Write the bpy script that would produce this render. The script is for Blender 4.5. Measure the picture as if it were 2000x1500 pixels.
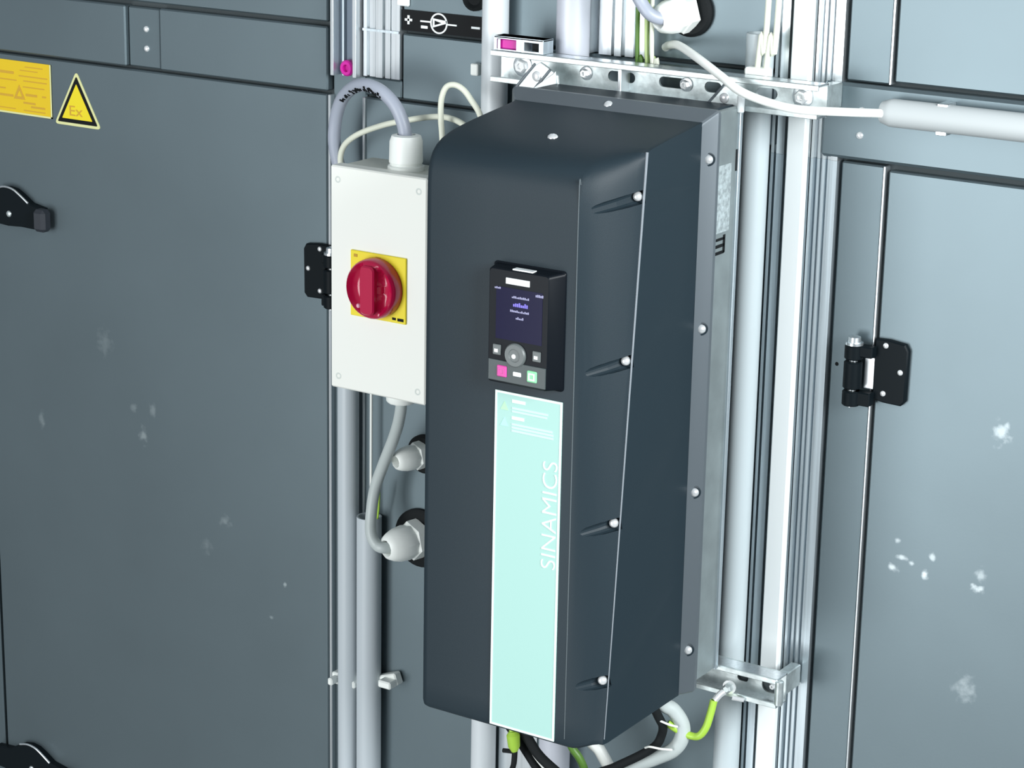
import bpy, bmesh, math, random
from mathutils import Vector, Matrix, noise
random.seed(4)
for o in list(bpy.data.objects): bpy.data.objects.remove(o)
SC = bpy.context.scene
COL = SC.collection
PI = math.pi

# ------------------------------------------------------------------ camera
cam_data = bpy.data.cameras.new('camera')
cam = bpy.data.objects.new('camera', cam_data); COL.objects.link(cam)
cam_data.sensor_fit = 'HORIZONTAL'; cam_data.sensor_width = 36.0
cam_data.lens = 4599.3 / 2000 * 36.0
cam_data.clip_start = 0.05
RT = Vector((0.83731654, 0.54639696, 0.01874477)); FW = Vector((-0.52102932, 0.80789006, -0.27539446)); UP = Vector((-0.16561841, 0.22082576, 0.96114855))
m = Matrix.Identity(4)
for i in range(3):
    m[i][0] = RT[i]; m[i][1] = UP[i]; m[i][2] = -FW[i]
m[0][3], m[1][3], m[2][3] = 1.27652183, -1.97933064, 2.07471642
cam.matrix_world = m
SC.camera = cam

# ------------------------------------------------------------------ light
SC.view_settings.view_transform = 'Standard'
SC.view_settings.look = 'None'
SC.view_settings.gamma = 1.0
SC.view_settings.use_curve_mapping = False
SC.view_settings.exposure = 0.0
world = bpy.data.worlds.new('plant_room_light'); SC.world = world
world.use_nodes = True
bg = world.node_tree.nodes['Background']
bg.inputs['Color'].default_value = (0.80, 0.90, 1.0, 1); bg.inputs['Strength'].default_value = 0.30

def area(name, loc, target, sx, sy, power, color=(1, 1, 1)):
    l = bpy.data.lights.new(name, 'AREA'); l.shape = 'RECTANGLE'; l.size = sx; l.size_y = sy
    l.energy = power; l.color = color
    o = bpy.data.objects.new(name, l); COL.objects.link(o)
    o.location = loc
    o.rotation_euler = (Vector(target) - Vector(loc)).to_track_quat('-Z', 'Y').to_euler()
    return o
area('added_side_light', (2.1, -1.0, 2.25), (0.3, -0.1, 1.55), 1.0, 1.0, 80, (0.93, 0.98, 1.0))  # unseen area light, added to brighten the flange and the drive's right side
area('added_rear_light', (-0.75, -3.4, 1.42), (0.2, 0.0, 1.45), 1.8, 2.6, 101, (0.96, 0.99, 1.0))  # unseen area light, added behind the camera for the right door's reflection

# ------------------------------------------------------------------ materials
MATS = {}
def mat(name, color, rough=0.5, metal=0.0, spec=0.5, emit=None, estr=0.0, vary=0.0, vscale=8.0, bump=0.0, bscale=300.0, trans=0.0, alpha=1.0, streak=False):
    if name in MATS: return MATS[name]
    mt = bpy.data.materials.new(name); mt.use_nodes = True
    nt = mt.node_tree; b = nt.nodes['Principled BSDF']
    c = (color[0], color[1], color[2], 1)
    b.inputs['Base Color'].default_value = c
    b.inputs['Roughness'].default_value = rough
    b.inputs['Metallic'].default_value = metal
    b.inputs['Specular IOR Level'].default_value = spec
    if trans: b.inputs['Transmission Weight'].default_value = trans
    if emit:
        b.inputs['Emission Color'].default_value = (emit[0], emit[1], emit[2], 1); b.inputs['Emission Strength'].default_value = estr
    geo = nt.nodes.new('ShaderNodeNewGeometry')
    mp = nt.nodes.new('ShaderNodeMapping'); nt.links.new(geo.outputs['Position'], mp.inputs['Vector'])
    if streak: mp.inputs['Scale'].default_value = (60, 60, 1.2)
    if vary:
        n = nt.nodes.new('ShaderNodeTexNoise'); n.inputs['Scale'].default_value = vscale; n.inputs['Detail'].default_value = 4
        nt.links.new(mp.outputs['Vector'], n.inputs['Vector'])
        r = nt.nodes.new('ShaderNodeMapRange'); r.inputs['From Min'].default_value = 0.3; r.inputs['From Max'].default_value = 0.7
        r.inputs['To Min'].default_value = 1 - vary; r.inputs['To Max'].default_value = 1 + vary
        nt.links.new(n.outputs['Fac'], r.inputs['Value'])
        mx = nt.nodes.new('ShaderNodeVectorMath'); mx.operation = 'SCALE'; mx.inputs[0].default_value = color[:3]
        nt.links.new(r.outputs['Result'], mx.inputs['Scale'])
        nt.links.new(mx.outputs['Vector'], b.inputs['Base Color'])
        mt['src'] = mx.name
    if bump:
        n2 = nt.nodes.new('ShaderNodeTexNoise'); n2.inputs['Scale'].default_value = bscale; n2.inputs['Detail'].default_value = 2
        nt.links.new(geo.outputs['Position'], n2.inputs['Vector'])
        bp = nt.nodes.new('ShaderNodeBump'); bp.inputs['Strength'].default_value = bump; bp.inputs['Distance'].default_value = 0.001
        nt.links.new(n2.outputs['Fac'], bp.inputs['Height']); nt.links.new(bp.outputs['Normal'], b.inputs['Normal'])
    MATS[name] = mt
    return mt

def add_marks(mt, marks, tint):
    """dried splashes and scuffs with a shape of their own, laid over the sheet metal"""
    nt = mt.node_tree; b = nt.nodes['Principled BSDF']
    geo = nt.nodes.new('ShaderNodeNewGeometry')
    nz = nt.nodes.new('ShaderNodeTexNoise'); nz.inputs['Scale'].default_value = 120; nz.inputs['Detail'].default_value = 3
    nt.links.new(geo.outputs['Position'], nz.inputs['Vector'])
    acc = None
    for (x, z, rx, rz, amp) in marks:
        sub = nt.nodes.new('ShaderNodeVectorMath'); sub.operation = 'SUBTRACT'; sub.inputs[1].default_value = (x, 0, z)
        nt.links.new(geo.outputs['Position'], sub.inputs[0])
        ml = nt.nodes.new('ShaderNodeVectorMath'); ml.operation = 'MULTIPLY'; ml.inputs[1].default_value = (1 / rx, 0, 1 / rz)
        nt.links.new(sub.outputs['Vector'], ml.inputs[0])
        ln = nt.nodes.new('ShaderNodeVectorMath'); ln.operation = 'LENGTH'; nt.links.new(ml.outputs['Vector'], ln.inputs[0])
        ad = nt.nodes.new('ShaderNodeMath'); ad.operation = 'MULTIPLY_ADD'; ad.inputs[1].default_value = 2.6; 
        nt.links.new(nz.outputs['Fac'], ad.inputs[0]); nt.links.new(ln.outputs['Value'], ad.inputs[2])
        mr = nt.nodes.new('ShaderNodeMapRange'); mr.interpolation_type = 'SMOOTHSTEP'
        mr.inputs['From Min'].default_value = 2.45; mr.inputs['From Max'].default_value = 1.25
        mr.inputs['To Min'].default_value = 0; mr.inputs['To Max'].default_value = amp * 0.75
        nt.links.new(ad.outputs['Value'], mr.inputs['Value'])
        if acc is None: acc = mr.outputs['Result']
        else:
            mm = nt.nodes.new('ShaderNodeMath'); mm.operation = 'MAXIMUM'
            nt.links.new(acc, mm.inputs[0]); nt.links.new(mr.outputs['Result'], mm.inputs[1]); acc = mm.outputs['Value']
    mix = nt.nodes.new('ShaderNodeMix'); mix.data_type = 'RGBA'
    nt.links.new(acc, mix.inputs['Factor'])
    src = b.inputs['Base Color'].links[0].from_socket
    nt.links.new(src, mix.inputs['A']); mix.inputs['B'].default_value = (*tint, 1)
    nt.links.new(mix.outputs['Result'], b.inputs['Base Color'])

SHEET = (0.148, 0.191, 0.210); SR = 0.42; SM = 0.75
M_left = mat('grey_sheet_steel_left', SHEET, SR, SM, vary=0.05, vscale=5, bump=0.03, bscale=500)
add_marks(M_left, [(-0.512, 1.249, .007, .011, .55), (-0.675, 1.239, .005, .012, .4), (-0.497, 1.283, .006, .009, .35), (-0.526, 1.281, .005, .008, .3),
                   (-0.390, 1.168, .009, .007, .35), (-0.303, 1.110, .003, .003, .8), (-0.323, 1.065, .003, .003, .5), (-0.569, 1.352, .012, .018, .22), (-0.418, 1.131, .009, .01, .22)], (.55, .62, .63))
M_right = mat('grey_sheet_steel_right', SHEET, SR, SM, vary=0.05, vscale=5, bump=0.03, bscale=500)
add_marks(M_right, [(0.437, 1.293, .006, .005, .8), (0.447, 1.305, .006, .003, .7), (0.470, 1.293, .004, .006, .9), (0.477, 1.312, .004, .005, .6), (0.523, 1.290, .008, .005, .8),
                    (0.526, 1.304, .006, .008, .4), (0.535, 1.446, .009, .012, .5), (0.519, 1.188, .012, .016, .3), (0.440, 1.321, .003, .003, .6), (0.456, 1.301, .003, .003, .6)], (.75, .82, .84))
M_sheet = mat('grey_sheet_steel', SHEET, SR, SM, vary=0.05, vscale=5, bump=0.03, bscale=500)
M_dark = mat('dark_gap', (0.06, 0.075, 0.08), 0.8)
M_alu = mat('bright_aluminium', (0.80, 0.84, 0.86), 0.28, 0.9, vary=0.10, vscale=6, streak=True)
M_alu2 = mat('brushed_aluminium', (0.55, 0.62, 0.66), 0.4, 0.85, vary=0.16, vscale=6, streak=True)
M_galv = mat('galvanised_steel', (0.62, 0.68, 0.68), 0.38, 0.8, vary=0.22, vscale=90, bump=0.15, bscale=200)
M_cover = mat('charcoal_plastic', (0.015, 0.026, 0.034), 0.5, 0.0, 0.25, bump=0.08, bscale=1500)
M_hous = mat('dark_grey_housing', (0.11, 0.13, 0.145), 0.40, 0.25, 0.6)  # lighter than the cover, for the light on the flared flange
M_edge = mat('cover_edge_highlight', (0.30, 0.33, 0.36), 0.35, 0.3)
M_black = mat('black_plastic', (0.005, 0.007, 0.010), 0.35, spec=0.12)
M_blackm = mat('black_hinge_metal', (0.004, 0.007, 0.009), 0.5, spec=0.1)
M_rubber = mat('black_rubber', (0.010, 0.012, 0.013), 0.7, spec=0.15)
M_white = mat('white_box_plastic', (0.88, 0.89, 0.83), 0.42)
M_whiteb = mat('grey_white_body_plastic', (0.62, 0.64, 0.58), 0.5)
M_gland = mat('white_gland_plastic', (0.90, 0.93, 0.89), 0.4)
M_yellow = mat('yellow_plate', (0.86, 0.72, 0.02), 0.45)
M_ystick = mat('yellow_sticker', (0.66, 0.45, 0.004), 0.5)
M_ypale = mat('pale_yellow_border', (0.62, 0.62, 0.30), 0.5)
M_brown = mat('faded_print', (0.52, 0.30, 0.02), 0.6)
M_blackp = mat('black_print', (0.008, 0.009, 0.010), 0.5, spec=0.1)
M_red = mat('crimson_knob', (0.48, 0.004, 0.055), 0.22, spec=0.7)
M_mint = mat('mint_panel', (0.36, 0.59, 0.535), 0.5)
M_mintw = mat('white_print', (0.78, 0.90, 0.87), 0.45)
M_mintt = mat('pale_mint_print', (0.52, 0.76, 0.72), 0.45)
M_mintg = mat('pale_green_print', (0.42, 0.82, 0.45), 0.45)
M_pipe = mat('grey_pvc_pipe', (0.50, 0.55, 0.58), 0.38)
M_cable = mat('grey_cable_sheath', (0.36, 0.39, 0.46), 0.4)
M_cablel = mat('light_grey_cable_sheath', (0.48, 0.53, 0.52), 0.4)
M_wcable = mat('white_cable_sheath', (0.86, 0.88, 0.84), 0.4)
M_cream = mat('cream_wire', (0.72, 0.74, 0.62), 0.45)
M_green = mat('green_yellow_wire', (0.36, 0.58, 0.06), 0.4)
M_greend = mat('dark_green_wire', (0.09, 0.20, 0.03), 0.4)
M_screw = mat('polished_screw', (0.95, 0.96, 0.96), 0.18, 0.6)
M_mag = mat('magenta_plug', (0.55, 0.01, 0.30), 0.25, spec=0.7)
M_insul = mat('light_grey_foam_tube', (0.45, 0.48, 0.485), 0.6)
M_wplast = mat('white_plastic', (0.82, 0.86, 0.86), 0.3)
M_screen = mat('blue_lit_screen', (0.004, 0.004, 0.02), 0.2, emit=(0.02, 0.018, 0.14), estr=0.12, spec=0.1)
M_glyph = mat('violet_lit_glyphs', (0.1, 0.08, 0.4), 0.3, emit=(0.25, 0.2, 1.0), estr=0.55)
M_glyphw = mat('pale_lit_glyphs', (0.2, 0.2, 0.3), 0.3, emit=(0.42, 0.42, 0.75), estr=0.35)
M_btn = mat('silver_grey_button', (0.11, 0.125, 0.125), 0.4)
M_btnw = mat('white_button_print', (0.85, 0.88, 0.88), 0.4)
M_btnr = mat('magenta_button', (0.60, 0.06, 0.32), 0.4)
M_btng = mat('green_button', (0.25, 0.72, 0.35), 0.4)
M_kpstrip = mat('dark_keypad_strip', (0.045, 0.06, 0.062), 0.4)
M_name = mat('rating_label', (0.33, 0.38, 0.39), 0.5, vary=0.35, vscale=260)
M_lblw = mat('white_label_line', (0.8, 0.85, 0.85), 0.4)

# ------------------------------------------------------------------ mesh helpers
WL = {}
def new(): return bmesh.new()
def box(bm, x0, x1, y0, y1, z0, z1, bev=0.0, seg=1):
    r = bmesh.ops.create_cube(bm, size=1.0)
    vs = r['verts']
    bmesh.ops.scale(bm, verts=vs, vec=(abs(x1 - x0), abs(y1 - y0), abs(z1 - z0)))
    bmesh.ops.translate(bm, verts=vs, vec=((x0 + x1) / 2, (y0 + y1) / 2, (z0 + z1) / 2))
    if bev:
        es = list({e for v in vs for e in v.link_edges})
        bmesh.ops.bevel(bm, geom=es, offset=bev, segments=seg, profile=0.5, affect='EDGES', clamp_overlap=True)
    return bm
def ring_mesh(bm, rings, cap=True, close=True):
    vr = [[bm.verts.new(p) for p in r] for r in rings]
    n = len(vr[0])
    for a, b in zip(vr, vr[1:]):
        for i in range(n if close else n - 1):
            j = (i + 1) % n
            try: bm.faces.new((a[i], a[j], b[j], b[i]))
            except ValueError: pass
    if cap:
        for r in (vr[0], vr[-1]):
            try: bm.faces.new(r)
            except ValueError: pass
    return bm
def basis(d):
    d = Vector(d).normalized()
    u = d.orthogonal().normalized(); v = d.cross(u).normalized()
    return d, u, v
def lathe(bm, origin, axis, prof, seg=24, hexa=False):
    """prof: list of (distance along the axis, radius)"""
    d, u, v = basis(axis); o = Vector(origin)
    rings = []
    for (t, r) in prof:
        rings.append([o + d * t + (u * math.cos(2 * PI * k / seg) + v * math.sin(2 * PI * k / seg)) * max(r, 1e-5) for k in range(seg)])
    return ring_mesh(bm, rings)
def cyl(bm, p0, p1, r, seg=20, bev=0.0):
    p0 = Vector(p0); p1 = Vector(p1); L = (p1 - p0).length
    b = min(bev, L / 2.2)
    pr = [(0, r - b), (b, r), (L - b, r), (L, r - b)] if b else [(0, r), (L, r)]
    return lathe(bm, p0, p1 - p0, pr, seg)
def spline(pts, per=10):
    P = [Vector(p) for p in pts]
    P = [P[0] * 2 - P[1]] + P + [P[-1] * 2 - P[-2]]
    out = []
    for i in range(1, len(P) - 2):
        a, b, c, d = P[i - 1:i + 3]
        for k in range(per):
            t = k / per
            out.append(0.5 * ((2 * b) + (-a + c) * t + (2 * a - 5 * b + 4 * c - d) * t * t + (-a + 3 * b - 3 * c + d) * t ** 3))
    out.append(P[-2]); return out
def tube(bm, pts, r, seg=14, per=10, smooth=True):
    S = spline(pts, per) if smooth else [Vector(p) for p in pts]
    rings = []; u = None
    for i, p in enumerate(S):
        t = (S[min(i + 1, len(S) - 1)] - S[max(i - 1, 0)]).normalized()
        if u is None: u = t.orthogonal().normalized()
        else: u = (u - t * u.dot(t)).normalized()
        v = t.cross(u)
        rr = r(i / (len(S) - 1)) if callable(r) else r
        rings.append([p + (u * math.cos(2 * PI * k / seg) + v * math.sin(2 * PI * k / seg)) * rr for k in range(seg)])
    return ring_mesh(bm, rings)
def prism_xz(bm, poly, y0, y1, bev=0.0):
    """polygon in x,z pushed out from y0 (back) to y1 (front)"""
    vs = [bm.verts.new((x, y0, z)) for x, z in poly]
    f = bm.faces.new(vs)
    r = bmesh.ops.extrude_face_region(bm, geom=[f])
    nv = [g for g in r['geom'] if isinstance(g, bmesh.types.BMVert)]
    bmesh.ops.translate(bm, verts=nv, vec=(0, y1 - y0, 0))
    if bev:
        es = [e for e in bm.edges if all(v in nv for v in e.verts)]
        bmesh.ops.bevel(bm, geom=es, offset=bev, segments=1, profile=0.5, affect='EDGES', clamp_overlap=True)
    return bm
def prism_xy(bm, poly, z0, z1):
    return ring_mesh(bm, [[(x, y, z) for x, y in poly] for z in (z0, z1)])
def rrect(x0, x1, z0, z1, r, n=5):
    out = []
    for cx, cz, a in ((x1 - r, z1 - r, 0), (x0 + r, z1 - r, 90), (x0 + r, z0 + r, 180), (x1 - r, z0 + r, 270)):
        for k in range(n + 1):
            t = math.radians(a + 90 * k / n); out.append((cx + r * math.cos(t), cz + r * math.sin(t)))
    return out
def circ(cx, cz, r, n=24, a0=0, a1=360):
    return [(cx + r * math.cos(math.radians(a0 + (a1 - a0) * k / n)), cz + r * math.sin(math.radians(a0 + (a1 - a0) * k / n))) for k in range(n)]
def plate_holes(bm, outer, holes, y0, y1):
    """sheet in the x,z plane with real holes through it"""
    es = []; 
    for loop in [outer] + holes:
        vs = [bm.verts.new((x, y0, z)) for x, z in loop]
        for i in range(len(vs)): es.append(bm.edges.new((vs[i], vs[(i + 1) % len(vs)])))
    r = bmesh.ops.triangle_fill(bm, use_beauty=True, use_dissolve=False, edges=es)
    fs = [g for g in r['geom'] if isinstance(g, bmesh.types.BMFace)]
    e = bmesh.ops.extrude_face_region(bm, geom=fs)
    nv = [g for g in e['geom'] if isinstance(g, bmesh.types.BMVert)]
    bmesh.ops.translate(bm, verts=nv, vec=(0, y1 - y0, 0))
    return bm
def dome(bm, c, n, r, h=0.6, seg=16):
    pr = [(-0.4 * r, r), (0, r)] + [(h * r * math.sin(a), r * math.cos(a)) for a in (0.35, 0.7, 1.05, 1.35)] + [(h * r, 0)]
    return lathe(bm, c, n, pr, seg)

def obj(name, bm, material, parent=None, smooth=True, angle=35):
    bmesh.ops.remove_doubles(bm, verts=bm.verts, dist=1e-6)
    bmesh.ops.recalc_face_normals(bm, faces=bm.faces)
    if smooth:
        for f in bm.faces: f.smooth = True
        for e in bm.edges:
            if len(e.link_faces) == 2 and e.calc_face_angle(0) > math.radians(angle): e.smooth = False
    xs = [v.co.x for v in bm.verts]; ys = [v.co.y for v in bm.verts]; zs = [v.co.z for v in bm.verts]
    c = Vector(((min(xs) + max(xs)) / 2, (min(ys) + max(ys)) / 2, (min(zs) + max(zs)) / 2))
    bmesh.ops.translate(bm, verts=bm.verts, vec=-c)
    me = bpy.data.meshes.new(name); bm.to_mesh(me); bm.free()
    me.materials.append(material)
    o = bpy.data.objects.new(name, me); COL.objects.link(o)
    if parent: o.parent = parent; o.location = c - WL[parent.name]
    else: o.location = c
    WL[o.name] = c
    return o
def tag(o, label=None, cat=None, group=None, kind=None):
    if label: o['label'] = label
    if cat: o['category'] = cat
    if group: o['group'] = group
    if kind: o['kind'] = kind
    return o
def thing(name, label, cat, loc, group=None):
    o = bpy.data.objects.new(name, None); COL.objects.link(o); o.location = loc; o.empty_display_size = 0.02
    WL[o.name] = Vector(loc)
    return tag(o, label, cat, group)
def text_bm(s, size_w, size_h, origin, rx, rz_dir, material=None, depth=0.0006, thin=0.0, spacing=1.0):
    """lettering as mesh: origin = lower-left corner, rx = reading direction, rz_dir = up direction of the letters"""
    cu = bpy.data.curves.new('t', 'FONT'); cu.body = s; cu.extrude = 0.02; cu.offset = -thin; cu.space_character = spacing
    to = bpy.data.objects.new('t', cu); COL.objects.link(to)
    dg = bpy.context.evaluated_depsgraph_get(); me = bpy.data.meshes.new_from_object(to.evaluated_get(dg))
    bm = new(); bm.from_mesh(me)
    bpy.data.objects.remove(to); bpy.data.curves.remove(cu); bpy.data.meshes.remove(me)
    xs = [v.co.x for v in bm.verts]; ys = [v.co.y for v in bm.verts]
    x0, x1, y0, y1 = min(xs), max(xs), min(ys), max(ys)
    O = Vector(origin); R = Vector(rx).normalized(); U = Vector(rz_dir).normalized(); N = R.cross(U)
    for v in bm.verts:
        a = (v.co.x - x0) / (x1 - x0) * size_w; b = (v.co.y - y0) / (y1 - y0) * size_h; d = depth if v.co.z > 0 else -depth * 0.3
        v.co = O + R * a + U * b + N * d
    return bm
S = lambda name, bm, m, **k: tag(obj(name, bm, m, **k), kind='structure')
def group_root(name):
    o = bpy.data.objects.new(name, None); COL.objects.link(o); WL[o.name] = Vector((0, 0, 0)); o['kind'] = 'structure'; o.empty_display_size = .05
    return o

# ------------------------------------------------------------------ the casing: panels, doors, posts
ZB, ZT, XL, XR_ = 0.0, 2.45, -1.5, 1.6
S('floor', box(new(), -5.0, 4.0, -6.0, 0.04, -0.05, 0.0), mat('grey_concrete_floor', (0.22, 0.23, 0.23), 0.7, vary=0.1, vscale=3))
wb = S('wall_back', box(new(), XL, XR_, 0.010, 0.04, ZB, ZT), M_dark)
def panel(name, x0, x1, z0, z1, m, parent, y1=0.0, y0=0.0218, bev=0.0016):
    return obj(name, box(new(), x0, x1, y1, y0, z0, z1, bev), m, parent)
# left doors
d1 = group_root('door_1'); panel('door_leaf', -0.7570, -0.2405, 0.30, 1.6785, M_left, d1)
d0 = group_root('door_2'); panel('door_leaf', -1.30, -0.7615, 0.30, 1.6785, M_left, d0)
d3 = group_root('door_3'); panel('door_leaf', -0.93, -0.2395, 1.7550, 2.3, M_left, d3)
# left horizontal cover rail with its splice plate
t1 = group_root('trim_1')
panel('cover_rail', XL, -0.5205, 1.6820, 1.7500, M_left, t1, y1=-0.004)
panel('cover_rail', -0.4725, -0.2390, 1.6820, 1.7500, M_left, t1, y1=-0.0012)
sp = panel('splice_plate', -0.5200, -0.4730, 1.6820, 1.7490, M_left, t1, y1=0.001)
for z in (1.7253, 1.7036): obj('rivet', dome(new(), (-0.4935, 0.001, z), (0, -1, 0), 0.0036, 0.7), M_screw, sp)
# left post
t2 = group_root('trim_2')
panel('corner_post', -0.2370, -0.1930, ZB, ZT, M_sheet, t2, y1=0.006)
panel('post_bead', -0.2388, -0.2352, ZB, 1.6785, M_alu, t2, y1=-0.0010, bev=0.0006)
# middle bay
wm = group_root('wall_middle')
panel('panel', -0.1900, 0.2830, ZB, 1.6805, M_sheet, wm)
panel('panel_edge_highlight', -0.1925, -0.1893, ZB, 1.6805, M_alu, wm, y1=-0.0022, bev=0.0006)  # bright bead for the light caught on the panel lip
panel('cover_rail', -0.1420, 0.2900, 1.6835, 1.7515, M_sheet, wm, y1=-0.0008)
panel('cover_rail', -0.1900, -0.1430, 1.6835, 1.7025, M_sheet, wm, y1=-0.0006)
panel('panel', -0.1420, 0.0800, 1.7545, ZT, M_sheet, wm)
panel('panel', 0.1480, 0.2850, 1.7548, ZT, M_sheet, wm)
# middle mullion above the rail, grooved aluminium
def grooved(name, cuts, z0, z1, m, parent):
    """cuts: (x0, x1, y of the face) ribs of an extruded aluminium profile"""
    poly = [(cuts[0][0], 0.0215)]
    for x0, x1, y in cuts: poly += [(x0, y), (x1, y)]
    poly.append((cuts[-1][1], 0.0215))
    return obj(name, prism_xy(new(), poly, z0, z1), m, parent, angle=20)
t3 = group_root('trim_3')
grooved('grooved_mullion', [(0.0815, 0.0855, -0.004), (0.0855, 0.0945, 0.010), (0.0945, 0.1085, -0.002), (0.1085, 0.1125, 0.010), (0.1125, 0.1200, -0.003), (0.1200, 0.1235, 0.006),
                            (0.1235, 0.1330, -0.001), (0.1330, 0.1365, 0.006), (0.1365, 0.1470, -0.002)], 1.7525, ZT, M_alu, t3)
grooved('grooved_mullion', [(-0.0215, -0.0175, -0.003), (-0.0175, -0.0060, 0.004), (-0.0060, 0.0110, -0.003), (0.0110, 0.0135, 0.006), (0.0135, 0.0420, -0.002)], ZB, 1.1400, M_alu, t3)
# right post
t4 = group_root('trim_4')
post = [(0.2840, 0.2865, 0.008), (0.2865, 0.2895, -0.001), (0.2895, 0.2930, 0.010), (0.2930, 0.3010, -0.003), (0.3010, 0.3055, 0.011), (0.3055, 0.3265, 0.0), (0.3265, 0.3292, 0.012), (0.3292, 0.3318, -0.003),
        (0.3318, 0.3345, 0.004), (0.3345, 0.3372, 0.000), (0.3372, 0.3405, 0.003), (0.3405, 0.3432, -0.001), (0.3432, 0.3455, 0.003), (0.3455, 0.3490, 0.0), (0.3490, 0.3558, -0.002)]
grooved('grooved_post', post, ZB, 1.6770, M_alu2, t4)
grooved('grooved_post', post, 1.6772, ZT, M_alu, t4)
# right band, frame strip and doors
t5 = group_root('trim_5')
cr = panel('cover_rail', 0.3385, XR_, 1.6805, 1.7510, M_right, t5, y1=-0.0045, bev=0.003)
for x, z in ((0.379, 1.727), (0.378, 1.704)): obj('rivet', dome(new(), (x, -0.0045, z), (0, -1, 0), 0.0036, 0.7), M_screw, cr)
t6 = group_root('trim_6')
panel('frame_strip', 0.3595, 0.4030, ZB, 1.6775, M_right, t6)
panel('frame_strip', 0.3595, 0.4030, 1.7525, ZT, M_right, t6)
for z0, z1 in ((ZB, 1.6775), (1.7525, ZT)): panel('edge_highlight', 0.4022, 0.4042, z0, z1, M_alu, t6, y1=-0.0012, bev=0.0005)  # bright bead added as the highlight along the door gap
obj('dark_rivet_hole', lathe(new(), (0.3665, 0.0004, 1.4830), (0, -1, 0), [(0, .0022), (.0006, .0018)], 14), M_rubber, t6)
d4 = group_root('door_4'); panel('door_leaf', 0.4072, 1.3, ZB, 1.6740, M_right, d4)
d5 = group_root('door_5'); panel('door_leaf', 0.4072, 1.3, 1.7550, ZT, M_right, d5)

# ------------------------------------------------------------------ hinges and handles (parts of their doors)
def hinge(parent, sgn, xe, z0, gap=0.018):
    """xe: inner edge of the leaf; sgn = +1 leaf lies to the right of the barrel"""
    def X(d): return xe + sgn * d
    leaf = [(X(a - 0.407), b + z0 - 1.456) for a, b in ((.407, 1.4570), (.418, 1.4550), (.436, 1.4545), (.440, 1.4590), (.4405, 1.5080), (.4370, 1.5140), (.420, 1.5160), (.407, 1.5155))]
    root = obj('hinge', prism_xz(new(), leaf, 0.0, -0.006, 0.0012), M_blackm, parent)
    root['label'] = 'black hinge with barrel and bright screws'
    xc = X(-gap); zb = z0 - 1.456
    for a, b in ((1.4495, 1.4640), (1.4660, 1.4925), (1.4945, 1.5085)):
        obj('knuckle', cyl(new(), (xc, -0.0125, a + zb), (xc, -0.0125, b + zb), 0.0088, 24, 0.0012), M_blackm, root)
    obj('hinge_pin', lathe(new(), (xc, -0.0125, 1.448 + zb), (0, 0, 1), [(0, .004), (.0605, .004), (.0605, .0085), (.063, .0085), (.063, .0062), (.068, .0058), (.069, .003)], 20), M_alu, root)
    for a, b in ((1.4510, 1.4640), (1.4980, 1.5085)):
        bm = new(); box(bm, min(xc, X(.002)), max(xc, X(.002)), -0.0160, -0.0045, a + zb, b + zb, 0.001)
        obj('hinge_arm', bm, M_blackm, root)
    obj('back_plate', box(new(), min(X(-.010), X(.004)), max(X(-.010), X(.004)), -0.0042, 0.0, 1.4655 + zb, 1.4965 + zb, 0.0006), M_alu, root)
    for dx, z in ((0.011, 1.5105), (0.027, 1.4870), (0.011, 1.4640)):
        obj('screw', dome(new(), (X(dx), -0.006, z + zb), (0, -1, 0), 0.0028, 0.6), M_screw, root)
    return root
hinge(d4, +1, 0.407, 1.456)
hinge(d1, -1, -0.2355, 1.456, 0.010)
def handle(dz):
    pts = [(-.770, 1.4785), (-.7115, 1.4750), (-.690, 1.4765), (-.6640, 1.4760), (-.655, 1.4745), (-.655, 1.5025), (-.6755, 1.5060), (-.6900, 1.5150), (-.7000, 1.5200), (-.7120, 1.5215), (-.725, 1.5190), (-.745, 1.5080), (-.770, 1.5060)]
    b = obj('door_handle', prism_xz(new(), [(x + .002, z + dz) for x, z in pts], 0.0, -0.010, 0.0015), M_blackm, d1)
    b['label'] = 'black lever handle with hooked hump'
    obj('grip_end', box(new(), -.6600, -.6415, -0.020, -0.004, 1.4765 + dz, 1.5030 + dz, 0.004), mat('worn_black_plastic', (0.022, 0.026, 0.034), 0.5), b)
    rim = [(-.7250, -.0098, 1.5190 + dz), (-.7120, -.0098, 1.5220 + dz), (-.6990, -.0098, 1.5205 + dz), (-.6880, -.0098, 1.5150 + dz), (-.6745, -.0098, 1.5065 + dz)]
    obj('rim_highlight', tube(new(), rim, 0.0013, 8, 6), M_alu, b)  # highlight on the handle's top edge, built as a bright tube
    obj('screw', dome(new(), (-.7060, -0.010, 1.4900 + dz), (0, -1, 0), 0.0040, 0.5), M_galv, b)
handle(0.0); handle(-0.7165)

# ------------------------------------------------------------------ warning stickers
tr = thing('warning_triangle_sticker', 'yellow triangular warning sticker with black border and pale edge, below the cover rail', 'sticker', (-0.600, 0, 1.606))
def tri(cx, zb, w, h, r=0):
    return [(cx - w / 2, zb), (cx + w / 2, zb), (cx, zb + h)]
def rtri(cx, zb, w, h, r):
    P = [Vector((cx - w / 2, zb)), Vector((cx + w / 2, zb)), Vector((cx, zb + h))]; out = []
    for i in range(3):
        a, b, c = P[i - 1], P[i], P[(i + 1) % 3]
        u = (a - b).normalized() * r; v = (c - b).normalized() * r
        for t in (0, .25, .5, .75, 1): out.append(tuple(b + u * (1 - t) ** 2 + v * t ** 2))
    return out
obj('border', prism_xz(new(), rtri(-0.6000, 1.6045, 0.0720, 0.0640, 0.006), 0.0, -0.0006), M_ypale, tr)
obj('black_frame', prism_xz(new(), rtri(-0.6000, 1.6078, 0.0615, 0.0545, 0.002), 0.0, -0.0010), M_blackp, tr)
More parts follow.
